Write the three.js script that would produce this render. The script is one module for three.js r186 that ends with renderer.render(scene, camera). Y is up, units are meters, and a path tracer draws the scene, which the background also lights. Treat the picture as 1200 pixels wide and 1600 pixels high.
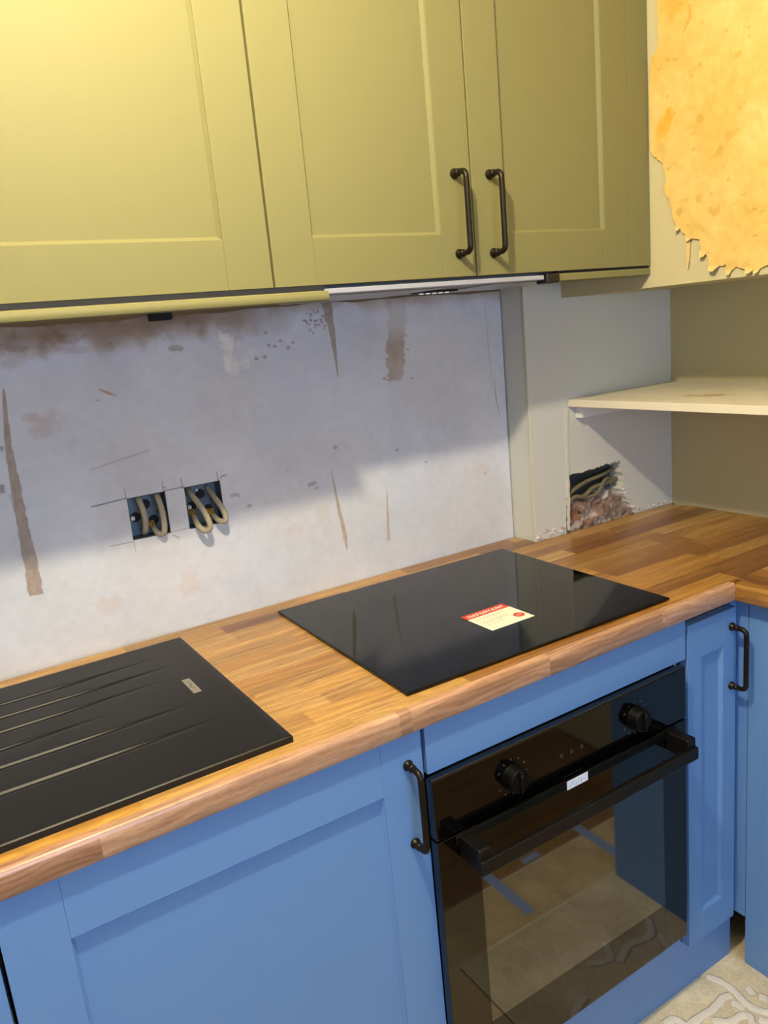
import * as THREE from 'three';
import { RoundedBoxGeometry } from 'three/addons/geometries/RoundedBoxGeometry.js';
import { mergeGeometries, mergeVertices, toCreasedNormals } from 'three/addons/utils/BufferGeometryUtils.js';
import { ConvexGeometry } from 'three/addons/geometries/ConvexGeometry.js';
import { RectAreaLightUniformsLib } from 'three/addons/lights/RectAreaLightUniformsLib.js';

// ---------------------------------------------------------------- camera, sky, lights, exposure
RectAreaLightUniformsLib.init();
const scene = new THREE.Scene();
const camera = new THREE.PerspectiveCamera(66.14, 1200 / 1600, 0.05, 60);
{
  const right = new THREE.Vector3(0.84198798, -0.0928672, 0.53144325);
  const down = new THREE.Vector3(-0.1976658, -0.96967606, 0.14372396);
  const fwd = new THREE.Vector3(0.50198055, -0.226062, -0.83481225);
  const m = new THREE.Matrix4().makeBasis(right, down.clone().negate(), fwd.clone().negate());
  camera.position.set(-0.5769, 1.4609, 1.5051);
  camera.quaternion.setFromRotationMatrix(m);
}
const renderer = new THREE.WebGLRenderer({ antialias: true });
renderer.toneMapping = THREE.LinearToneMapping;
renderer.toneMappingExposure = 1.0;
renderer.shadowMap.enabled = true;

scene.background = new THREE.Color(0.30, 0.46, 0.95);          // blue evening sky outside the window

// daylight that comes through the window in the wall behind the camera
const WIN = { x0: -1.15, x1: 0.15, y0: 0.95, y1: 1.75, z: 3.1 };
const daylight = new THREE.RectAreaLight(new THREE.Color(0.41, 0.62, 1.0), 12, WIN.x1 - WIN.x0 - 0.1, WIN.y1 - WIN.y0 - 0.1);
daylight.position.set((WIN.x0 + WIN.x1) / 2, (WIN.y0 + WIN.y1) / 2, WIN.z - 0.06);
daylight.lookAt(daylight.position.x, daylight.position.y, 0);
scene.add(daylight);

const LAMP = new THREE.Vector3(-0.345, 2.195, 0.965);             // bare bulb, position read from the shadows
const LAMP_COLOR = new THREE.Color(1.0, 0.87, 0.62);
const LAMP_POWER = 5.8;

// ---------------------------------------------------------------- helpers
let seed = 20240611;
const rnd = () => { seed = (seed * 1664525 + 1013904223) >>> 0; return seed / 4294967296; };
const rr = (a, b) => a + (b - a) * rnd();
const clamp = (v, a = 0, b = 1) => Math.min(b, Math.max(a, v));
const smooth = (a, b, v) => { const t = clamp((v - a) / (b - a)); return t * t * (3 - 2 * t); };
const mix = (a, b, t) => a + (b - a) * t;
function h2(x, y, s) {
  let n = (x | 0) * 374761393 + (y | 0) * 668265263 + (s | 0) * 1442695041;
  n = Math.imul(n ^ (n >>> 13), 1274126177); n ^= n >>> 16;
  return (n >>> 0) / 4294967296;
}
function vn(x, y, s = 0) {
  const ix = Math.floor(x), iy = Math.floor(y), fx = x - ix, fy = y - iy;
  const u = fx * fx * (3 - 2 * fx), v = fy * fy * (3 - 2 * fy);
  return mix(mix(h2(ix, iy, s), h2(ix + 1, iy, s), u), mix(h2(ix, iy + 1, s), h2(ix + 1, iy + 1, s), u), v);
}
function fbm(x, y, s = 0, o = 4) { let a = 0.5, r = 0, t = 0; for (let i = 0; i < o; i++) { r += a * vn(x, y, s + i * 17); t += a; x *= 2.03; y *= 2.03; a *= 0.5; } return r / t; }

function dataTex(w, h, fn, srgb = true) {           // fn(i, j) -> [r,g,b] 0..255 ; j = 0 is the bottom row
  const d = new Uint8Array(w * h * 4);
  for (let j = 0; j < h; j++) for (let i = 0; i < w; i++) {
    const c = fn(i, j), k = (j * w + i) * 4;
    d[k] = clamp(c[0], 0, 255); d[k + 1] = clamp(c[1], 0, 255); d[k + 2] = clamp(c[2], 0, 255); d[k + 3] = 255;
  }
  const t = new THREE.DataTexture(d, w, h, THREE.RGBAFormat);
  t.wrapS = t.wrapT = THREE.RepeatWrapping; t.magFilter = THREE.LinearFilter; t.minFilter = THREE.LinearMipmapLinearFilter;
  t.generateMipmaps = true; if (srgb) t.colorSpace = THREE.SRGBColorSpace; t.needsUpdate = true; return t;
}
const taken = {};
function numbered(n) { const k = taken[n] = (taken[n] ?? -1) + 1; return k ? `${n}_${String(k).padStart(3, '0')}` : n; }
function thing(name, label, category, base = [0, 0, 0], group) {
  const g = new THREE.Group(); g.name = numbered(name); g.position.set(...base); g.wp = new THREE.Vector3(...base);
  g.userData = { label, category }; if (group) g.userData.group = group; scene.add(g); return g;
}
function structure(name, label, base = [0, 0, 0]) {
  const g = new THREE.Group(); g.name = name; g.position.set(...base); g.wp = new THREE.Vector3(...base);
  g.userData = { label, kind: 'structure' }; scene.add(g); return g;
}
// geometries are written in world metres; part() moves them into their parent's frame
function part(name, geo, mat, parent, label) {
  const p = parent.wp; geo.translate(-p.x, -p.y, -p.z);
  const m = new THREE.Mesh(geo, mat); m.name = name; m.wp = p.clone(); parent.add(m); if (label) m.userData.label = label; return m;
}
function sub(name, at, parent) { const g = new THREE.Group(); g.name = name; g.wp = new THREE.Vector3(...at); g.position.copy(g.wp).sub(parent.wp); parent.add(g); return g; }
function solo(name, geo, mat, label, kindOrCat, group) {
  geo.computeBoundingBox(); const b = geo.boundingBox;
  const base = new THREE.Vector3((b.min.x + b.max.x) / 2, b.min.y, (b.min.z + b.max.z) / 2);
  geo.translate(-base.x, -base.y, -base.z);
  const m = new THREE.Mesh(geo, mat); m.name = kindOrCat === 'structure' ? name : numbered(name); m.position.copy(base); m.wp = base;
  m.userData = kindOrCat === 'structure' ? { label, kind: 'structure' } : { label, category: kindOrCat };
  if (group) m.userData.group = group; scene.add(m); return m;
}
const box = (x0, x1, y0, y1, z0, z1) => new THREE.BoxGeometry(x1 - x0, y1 - y0, z1 - z0).translate((x0 + x1) / 2, (y0 + y1) / 2, (z0 + z1) / 2);
const rbox = (x0, x1, y0, y1, z0, z1, r = 0.001, s = 2) => new RoundedBoxGeometry(x1 - x0, y1 - y0, z1 - z0, s, r).translate((x0 + x1) / 2, (y0 + y1) / 2, (z0 + z1) / 2);
const merge = (l) => mergeGeometries(l.map((g) => { const q = g.index ? g.toNonIndexed() : g; for (const k of Object.keys(q.attributes)) if (!['position', 'normal', 'uv'].includes(k)) q.deleteAttribute(k); return q; }));
function tube(pts, r, n = 24, rad = 10, closed = false) {
  return new THREE.TubeGeometry(new THREE.CatmullRomCurve3(pts.map((p) => new THREE.Vector3(...p)), closed, 'centripetal'), n, r, rad, closed);
}
// uv in metres, planar by dominant normal axis
function uvMetres(geo, scale = 1) {
  const g = geo.index ? geo.toNonIndexed() : geo, p = g.attributes.position, n = g.attributes.normal, uv = new Float32Array(p.count * 2);
  for (let i = 0; i < p.count; i++) {
    const ax = Math.abs(n.getX(i)), ay = Math.abs(n.getY(i)), az = Math.abs(n.getZ(i));
    let u, v;
    if (az >= ax && az >= ay) { u = p.getX(i); v = p.getY(i); } else if (ay >= ax) { u = p.getX(i); v = p.getZ(i); } else { u = p.getZ(i); v = p.getY(i); }
    uv[2 * i] = u * scale; uv[2 * i + 1] = v * scale;
  }
  g.setAttribute('uv', new THREE.BufferAttribute(uv, 2)); return g;
}

// ---------------------------------------------------------------- measures (metres)
const WT = 0.91, WTH = 0.038, ZF = 0.599;         // worktop top, thickness, front
const ZD = 0.5875, ZU = 0.347, YU = 1.538;         // lower door face, upper door face, upper cabinet bottom
const ZP = 0.081, XP = 0.713, XB = 0.831, XR = 1.227, YB = 1.493;   // boxed-out wall, its left side, bulkhead face, alcove back, soffit
const XIN = 0.757, XRET = 0.797, ZRET = 0.985, CEIL = 2.4, XL = -2.3, ZFR = 3.1;

// ---------------------------------------------------------------- materials
const fineBump = dataTex(256, 256, (i, j) => { const v = 255 * (0.6 * fbm(i / 5, j / 5, 3, 3) + 0.4 * fbm(i / 34, j / 34, 9, 3)); return [v, v, v]; }, false);
const paintBump = fineBump.clone(); paintBump.repeat.set(3, 3); paintBump.needsUpdate = true;
const M = {
  upper: new THREE.MeshPhysicalMaterial({ color: '#757148', roughness: 0.62, specularIntensity: 0.5, bumpMap: fineBump, bumpScale: 0.00008 }),
  lower: new THREE.MeshPhysicalMaterial({ color: '#638dc4', roughness: 0.5, bumpMap: fineBump, bumpScale: 0.00008 }),
  carcass: new THREE.MeshStandardMaterial({ color: '#c9c4b8', roughness: 0.6 }),
  chip: new THREE.MeshStandardMaterial({ color: '#8d7450', roughness: 0.9, bumpMap: fineBump, bumpScale: 0.0006 }),
  bronze: new THREE.MeshStandardMaterial({ color: '#2c251c', roughness: 0.38, metalness: 0.75 }),
  knob: new THREE.MeshPhysicalMaterial({ color: '#030303', roughness: 0.5, specularIntensity: 0.35 }),
  black: new THREE.MeshStandardMaterial({ color: '#0d0d0e', roughness: 0.45 }),
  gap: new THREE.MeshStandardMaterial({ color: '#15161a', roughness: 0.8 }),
  hobGlass: new THREE.MeshPhysicalMaterial({ color: '#040404', roughness: 0.06, ior: 1.44 }),
  ovenGlass: new THREE.MeshPhysicalMaterial({ color: '#040404', roughness: 0.05, ior: 1.52 }),
  ovenWindow: new THREE.MeshPhysicalMaterial({ color: '#070605', roughness: 0.04, ior: 2.2 }),
  ovenMetal: new THREE.MeshStandardMaterial({ color: '#4d4a45', roughness: 0.35, metalness: 0.9 }),
  sink: new THREE.MeshPhysicalMaterial({ color: '#110f0b', roughness: 0.42, specularIntensity: 0.7, bumpMap: fineBump, bumpScale: 0.00012 }),
  steel: new THREE.MeshStandardMaterial({ color: '#b9b9b6', roughness: 0.35, metalness: 0.9 }),
  galv: new THREE.MeshStandardMaterial({ color: '#5f6a72', roughness: 0.45, metalness: 0.7, bumpMap: fineBump, bumpScale: 0.0008 }),
  hoodWhite: new THREE.MeshStandardMaterial({ color: '#9a9ca6', roughness: 0.4 }),
  hoodGrey: new THREE.MeshStandardMaterial({ color: '#7f8587', roughness: 0.45, metalness: 0.4 }),
  shelf: null, paintWall: null, plaster: null,
  cream: new THREE.MeshStandardMaterial({ color: '#b8ae86', roughness: 0.8, bumpMap: fineBump, bumpScale: 0.0003 }),
  pierPaint: new THREE.MeshStandardMaterial({ color: '#cccdc4', roughness: 0.62, bumpMap: paintBump, bumpScale: 0.0004 }),
  ceiling: new THREE.MeshStandardMaterial({ color: '#e6e2d6', roughness: 0.9 }),
  roomWall: new THREE.MeshStandardMaterial({ color: '#cfc19a', roughness: 0.85 }),
  cable: new THREE.MeshStandardMaterial({ color: '#a39a83', roughness: 0.55 }),
  cableYellow: new THREE.MeshStandardMaterial({ color: '#c49a3c', roughness: 0.5 }),
  brown: new THREE.MeshStandardMaterial({ color: '#4a2b16', roughness: 0.5 }),
  whitePaint: new THREE.MeshStandardMaterial({ color: '#e4e2dc', roughness: 0.5 }),
  ridge: new THREE.MeshStandardMaterial({ color: '#ddd8c8', roughness: 0.7, bumpMap: fineBump, bumpScale: 0.0008 }),
};

// ---------------------------------------------------------------- painting of flat stains on the plaster (1 px = 1 mm)
let P_SOFT = 0.72;
function Painter(x0, x1, y0, y1, ppm, base) {
  const w = Math.round((x1 - x0) * ppm), h = Math.round((y1 - y0) * ppm), buf = new Float32Array(w * h * 3);
  for (let j = 0; j < h; j++) for (let i = 0; i < w; i++) { const c = base(x0 + i / ppm, y0 + j / ppm), k = (j * w + i) * 3; buf[k] = c[0]; buf[k + 1] = c[1]; buf[k + 2] = c[2]; }
  const o = {
    region(ax, bx, ay, by, col, alpha) {   // alpha(x, y) in 0..1
      const i0 = Math.max(0, Math.floor((ax - x0) * ppm)), i1 = Math.min(w - 1, Math.ceil((bx - x0) * ppm));
      const j0 = Math.max(0, Math.floor((ay - y0) * ppm)), j1 = Math.min(h - 1, Math.ceil((by - y0) * ppm));
      for (let j = j0; j <= j1; j++) for (let i = i0; i <= i1; i++) {
        const a = clamp(alpha(x0 + i / ppm, y0 + j / ppm)); if (a <= 0) continue;
        const k = (j * w + i) * 3; for (let c = 0; c < 3; c++) buf[k + c] = mix(buf[k + c], col[c], a);
      }
    },
    blob(x, y, rx, ry, col, a, rough = 0.5, freq = 60, s = 1, soft = 0.3) {
      a *= P_SOFT; o.region(x - rx * 1.6, x + rx * 1.6, y - ry * 1.6, y + ry * 1.6, col, (px, py) => {
        const d = Math.hypot((px - x) / rx, (py - y) / ry) + rough * (fbm(px * freq, py * freq, s, 4) - 0.5) * 2;
        return a * (1 - smooth(1 - soft, 1, d));
      });
    },
    stroke(pts, col, a, s = 1, edge = 0.0012, grain = 0.5) { a *= P_SOFT;   // pts: [x, y, half width]
      for (let q = 0; q + 1 < pts.length; q++) {
        const [ax, ay, aw] = pts[q], [bx, by, bw] = pts[q + 1], L2 = (bx - ax) ** 2 + (by - ay) ** 2, m = Math.max(aw, bw) + 0.004;
        o.region(Math.min(ax, bx) - m, Math.max(ax, bx) + m, Math.min(ay, by) - m, Math.max(ay, by) + m, col, (px, py) => {
          const t = ((px - ax) * (bx - ax) + (py - ay) * (by - ay)) / L2; if (t < -0.001 || t > 1.0) return 0;
          const cx = ax + (bx - ax) * t, cy = ay + (by - ay) * t, hw = mix(aw, bw, t) * (1 + 0.5 * (fbm(px * 160, py * 90, s, 3) - 0.5));
          const d = Math.hypot(px - cx, py - cy);
          return a * (1 - smooth(hw - edge * 0.5, hw + edge * 0.5, d)) * (1 - grain + grain * 2 * fbm(px * 120, py * 120, s + 5, 3));
        });
      }
    },
    texture() {
      const t = dataTex(w, h, (i, j) => { const k = (j * w + i) * 3; return [buf[k], buf[k + 1], buf[k + 2]]; });
      t.wrapS = t.wrapT = THREE.ClampToEdgeWrapping; t.repeat.set(1 / (x1 - x0), 1 / (y1 - y0)); t.offset.set(-x0 / (x1 - x0), -y0 / (y1 - y0)); return t;
    },
  };
  return o;
}

// plaster wall behind the worktop
{
  const P = Painter(-1.3, 0.72, 0.88, 1.53, 1000, (x, y) => {
    const f = fbm(x * 9, y * 9, 21, 5) - 0.5, g = fbm(x * 70, y * 70, 31, 3) - 0.5, v = 206 + f * 20 + g * 10;
    const w = fbm(x * 5 + 4, y * 5, 61, 3) - 0.5;
    return [v + 2 + w * 8, v + 4, v + 10 - w * 14];
  });
  const brown = [120, 88, 62], tan = [168, 140, 112], grey = [110, 106, 108];
  // old stained band where tiles were torn off, upper left
  P.region(-1.3, 0.16, 1.39, 1.53, [136, 108, 82], (x, y) => {
    const edge = 1.462 + 0.05 * (fbm(x * 9, 2, 5, 4) - 0.5) * 2 + 0.035 * smooth(-0.1, 0.15, x) + 0.03 * (fbm(x * 50, y * 50, 7, 3) - 0.5);
    return 0.85 * smooth(edge - 0.022, edge + 0.03, y) * (0.35 + 0.9 * fbm(x * 22, y * 22, 8, 4)) * (1 - smooth(-0.05, 0.16, x) * 0.8);
  });
  P.region(0.1, 0.72, 1.45, 1.53, tan, (x, y) => 0.6 * smooth(1.50 + 0.035 * (fbm(x * 14, 3, 15, 4) - 0.5) * 2, 1.53, y) * (0.3 + fbm(x * 60, y * 30, 12, 3)));
  for (let k = 0; k < 26; k++) P.blob(rr(-1.2, 0.1), rr(1.44, 1.525), rr(0.006, 0.03), rr(0.004, 0.016), [104, 76, 52], rr(0.15, 0.4), 0.6, 70, k);
  P.blob(-0.356, 1.357, 0.045, 0.03, [172, 128, 108], 0.3, 0.9, 45, 41, 0.8); P.blob(-0.372, 1.365, 0.02, 0.012, [160, 108, 88], 0.22, 0.9, 90, 42, 0.8);
  P.stroke([[-0.252, 1.402, 0.0008], [-0.236, 1.393, 0.003], [-0.222, 1.386, 0.001]], [180, 112, 80], 0.8, 2);
  P.blob(-0.256, 1.382, 0.004, 0.003, [176, 110, 84], 0.7, 0.4, 90, 43);
  // long trowel wedges
  P.stroke([[-0.408, 1.42, 0.002], [-0.419, 1.32, 0.006], [-0.421, 1.19, 0.0095], [-0.4215, 1.05, 0.0125]], [150, 128, 110], 0.95, 3, 0.0016, 0.25);
  P.stroke([[0.204, 1.172, 0.0008], [0.212, 1.09, 0.0035], [0.2205, 1.02, 0.0055], [0.222, 0.986, 0.0008]], [168, 146, 118], 0.95, 4, 0.0014, 0.3);
  P.stroke([[0.341, 1.105, 0.0006], [0.338, 1.06, 0.0024], [0.333, 0.984, 0.0046]], [176, 150, 122], 0.85, 5, 0.0014, 0.3);
  P.stroke([[0.236, 1.525, 0.012], [0.243, 1.45, 0.006], [0.2455, 1.368, 0.0008]], [140, 120, 92], 0.85, 6, 0.0018, 0.35);
  P.region(0.365, 0.45, 1.335, 1.53, [150, 124, 98], (x, y) => {
    const c = 0.414 - (1.525 - y) * 0.13, hw = 0.026 - 0.009 * smooth(1.40, 1.34, y), e = fbm(x * 70, y * 70, 51, 4) - 0.5;
    return (0.18 + 0.3 * smooth(1.47, 1.42, y)) * (1 - smooth(hw - 0.004, hw + 0.002, Math.abs(x - c) + e * 0.02)) * smooth(1.338, 1.35, y + e * 0.01) * (0.5 + fbm(x * 40, y * 40, 52, 3));
  });
  for (const [x, y, r] of [[0.372, 1.395, 0.006], [0.362, 1.353, 0.006], [0.37, 1.349, 0.004], [0.436, 1.345, 0.005], [0.43, 1.41, 0.004], [0.432, 1.44, 0.003]]) P.blob(x, y, r, r * 0.6, [110, 92, 80], 0.55, 0.6, 200, Math.round(x * 999));
  P.stroke([[0.676, 1.32, 0.0006], [0.678, 1.27, 0.0022], [0.687, 1.222, 0.0008]], [150, 140, 140], 0.8, 7);
  P.stroke([[0.66, 1.50, 0.001], [0.664, 1.40, 0.0018], [0.668, 1.30, 0.0008]], [172, 160, 152], 0.5, 8);
  // white filler patch and dabs
  for (let k = 0; k < 26; k++) { const t = rnd(); P.blob(mix(-0.004, 0.07, t * rnd()) + rr(-0.004, 0.004), mix(1.408, 1.475, rnd()) , rr(0.004, 0.013), rr(0.004, 0.013), [236, 230, 222], rr(0.4, 0.9), 0.8, 130, 90 + k); }
  P.blob(0.001, 1.42, 0.009, 0.02, [238, 232, 226], 1.0, 0.6, 110, 130);
  // dots of old adhesive
  for (let k = 0; k < 30; k++) { const a = rnd() * 6.28, r = 0.028 * Math.sqrt(rnd()); P.blob(0.203 + r * Math.cos(a), 1.49 + r * Math.sin(a), rr(0.002, 0.0042), rr(0.002, 0.0038), [112, 96, 84], rr(0.4, 0.8), 0.4, 200, 150 + k); }
  for (const [x, y] of [[0.094, 1.449], [0.106, 1.447], [0.136, 1.441], [0.148, 1.45], [0.063, 1.425], [0.082, 1.427], [0.12, 1.456], [0.09, 1.475]]) P.blob(x, y, 0.005, 0.0038, [120, 102, 88], 0.6, 0.5, 160, Math.round(x * 2000));
  // pencil marks round the boxes
  const pen = [74, 72, 78];
  P.stroke([[-0.301, 1.1905, 0.0012], [-0.236, 1.1945, 0.001]], pen, 0.9, 11, 0.0012, 0.2); P.stroke([[-0.163, 1.195, 0.0009], [-0.122, 1.196, 0.0009]], pen, 0.85, 12, 0.0012, 0.2);
  P.stroke([[-0.282, 1.110, 0.0008], [-0.236, 1.109, 0.0008]], [120, 116, 120], 0.7, 13, 0.0012, 0.3); P.stroke([[-0.161, 1.112, 0.0008], [-0.124, 1.113, 0.0008]], [120, 116, 120], 0.7, 14, 0.0012, 0.3);
  for (const x of [-0.236, -0.165, -0.126, -0.052]) P.stroke([[x, 1.192, 0.0010], [x + rr(-0.002, 0.002), 1.214, 0.0007]], pen, 0.7, 15 + Math.round(x * 100), 0.0012, 0.3);
  P.stroke([[-0.048, 1.198, 0.0009], [-0.042, 1.204, 0.0012], [-0.036, 1.2015, 0.0009], [-0.032, 1.206, 0.0007]], pen, 0.7, 16, 0.0012, 0.2);
  P.stroke([[-0.166, 1.204, 0.0009], [-0.157, 1.199, 0.0009]], pen, 0.6, 17, 0.0012, 0.2);
  P.stroke([[-0.236, 1.11, 0.001], [-0.235, 1.088, 0.0008]], [140, 126, 120], 0.6, 18); P.stroke([[-0.160, 1.106, 0.0012], [-0.148, 1.097, 0.0012]], [120, 104, 92], 0.6, 19);
  P.stroke([[-0.29, 1.258, 0.0008], [-0.24, 1.268, 0.0012], [-0.18, 1.277, 0.001]], [140, 132, 136], 0.6, 20);
  P.blob(-0.442, 1.251, 0.008, 0.009, grey, 0.7, 0.6, 120, 61); P.blob(-0.43, 1.32, 0.005, 0.006, grey, 0.6, 0.6, 120, 62);
  P.stroke([[-0.432, 1.24, 0.0014], [-0.424, 1.16, 0.002], [-0.427, 1.12, 0.0012]], [150, 146, 154], 0.5, 21);
  for (const [x, y, r] of [[0.155, 1.15, 0.009], [0.165, 1.139, 0.006], [0.378, 1.19, 0.007], [0.455, 1.148, 0.005], [0.22, 1.22, 0.007], [0.10, 1.19, 0.006], [-0.02, 1.16, 0.01], [0.005, 1.13, 0.006], [0.63, 1.09, 0.004]]) P.blob(x, y, r, r * 0.7, [136, 130, 138], 0.6, 0.9, 150, Math.round(x * 777) + 9);
  for (const [x, y, rx, ry] of [[0.17, 1.08, 0.014, 0.02], [0.1, 1.06, 0.02, 0.016], [-0.3, 1.0, 0.03, 0.02], [0.62, 1.1, 0.02, 0.02], [-0.14, 1.0, 0.02, 0.03]]) P.blob(x, y, rx, ry, [206, 182, 160], 0.3, 0.9, 60, Math.round(x * 555));
  for (let k = 0; k < 8; k++) P.blob(rr(0.48, 0.66), rr(1.09, 1.13), rr(0.003, 0.007), rr(0.004, 0.01), [226, 220, 214], rr(0.3, 0.5), 0.7, 160, 300 + k);
  for (let k = 0; k < 60; k++) { const x = rr(-1.2, 0.7), y = rr(0.92, 1.45); P.stroke([[x, y, 0.0006], [x + rr(-0.02, 0.02), y + rr(-0.008, 0.012), 0.0005]], [150, 144, 150], rr(0.1, 0.35), 400 + k); }
  const pb = fineBump.clone(); pb.repeat.set(2.2, 2.2); pb.needsUpdate = true;
  M.plaster = new THREE.MeshStandardMaterial({ map: P.texture(), roughness: 0.88, bumpMap: pb, bumpScale: 0.0007 });
}
// shelf paint with a brown ring
{
  const P = Painter(0.8, 1.24, 0.0, 1.2, 500, (x, y) => { const f = fbm(x * 30, y * 30, 71, 4) - 0.5; return [226 + f * 14, 216 + f * 14, 190 + f * 14]; });
  P.blob(0.965, 0.36, 0.03, 0.07, [176, 130, 72], 0.5, 0.9, 40, 72, 0.6); P.blob(0.985, 0.40, 0.02, 0.05, [168, 120, 60], 0.4, 0.9, 50, 73, 0.6); P.blob(0.93, 0.2, 0.01, 0.014, [190, 160, 120], 0.4, 0.8, 60, 74);
  M.shelf = new THREE.MeshStandardMaterial({ map: P.texture(), roughness: 0.6 });
}
// yellowed old plaster on the bulkhead; u = z, v = y
{
  const P = Painter(0.3, 1.35, 1.48, 2.42, 800, (x, y) => {
    const f = fbm(x * 12, y * 12, 81, 5) - 0.5, g = fbm(x * 60, y * 60, 82, 3) - 0.5; return [208 + f * 20 + g * 14, 174 + f * 24 + g * 16, 96 + f * 40 + g * 20];
  });
  const ochre = [212, 148, 34], ol = [182, 142, 56];
  P.blob(0.388, 1.80, 0.022, 0.035, ochre, 0.85, 0.7, 45, 83, 0.7); P.blob(0.376, 1.785, 0.016, 0.03, [214, 158, 44], 0.7, 0.6, 60, 84, 0.7); P.blob(0.40, 1.82, 0.012, 0.016, ochre, 0.6, 0.7, 60, 85);
  P.blob(0.42, 2.0, 0.05, 0.03, ochre, 0.6, 0.9, 35, 86, 0.7); P.stroke([[0.448, 1.995, 0.005], [0.446, 1.97, 0.004], [0.43, 1.95, 0.002]], ol, 0.7, 87);
  for (const [z, y, r] of [[0.394, 1.918, 0.008], [0.468, 1.791, 0.012], [0.511, 1.729, 0.012], [0.53, 1.747, 0.012], [0.548, 1.878, 0.007], [0.526, 1.814, 0.006], [0.569, 1.915, 0.006], [0.43, 1.65, 0.014], [0.47, 1.65, 0.014], [0.42, 1.63, 0.01], [0.5, 1.62, 0.014], [0.395, 1.85, 0.006], [0.455, 1.74, 0.005], [0.5, 1.72, 0.004], [0.45, 1.87, 0.006], [0.47, 1.885, 0.006]]) P.blob(z, y, r, r, ol, 0.65, 0.9, 80, Math.round(z * 3000), 0.6);
  for (let k = 0; k < 320; k++) P.blob(rr(0.36, 1.3), rr(1.5, 2.4), rr(0.002, 0.008), rr(0.001, 0.004), ol, rr(0.3, 0.8), 1.1, 170, 500 + k);
  for (let k = 0; k < 60; k++) { const z = rr(0.37, 1.3), y = rr(1.5, 2.3); P.stroke([[z, y, 0.0008], [z + rr(-0.02, 0.02), y + rr(-0.006, 0.006), 0.0006]], [206, 174, 92], 0.6, 700 + k); }
  const b = fineBump.clone(); b.repeat.set(1.4, 1.4); b.needsUpdate = true;
  M.yellow = new THREE.MeshStandardMaterial({ map: P.texture(), roughness: 0.85, bumpMap: b, bumpScale: 0.004 });
}
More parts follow.
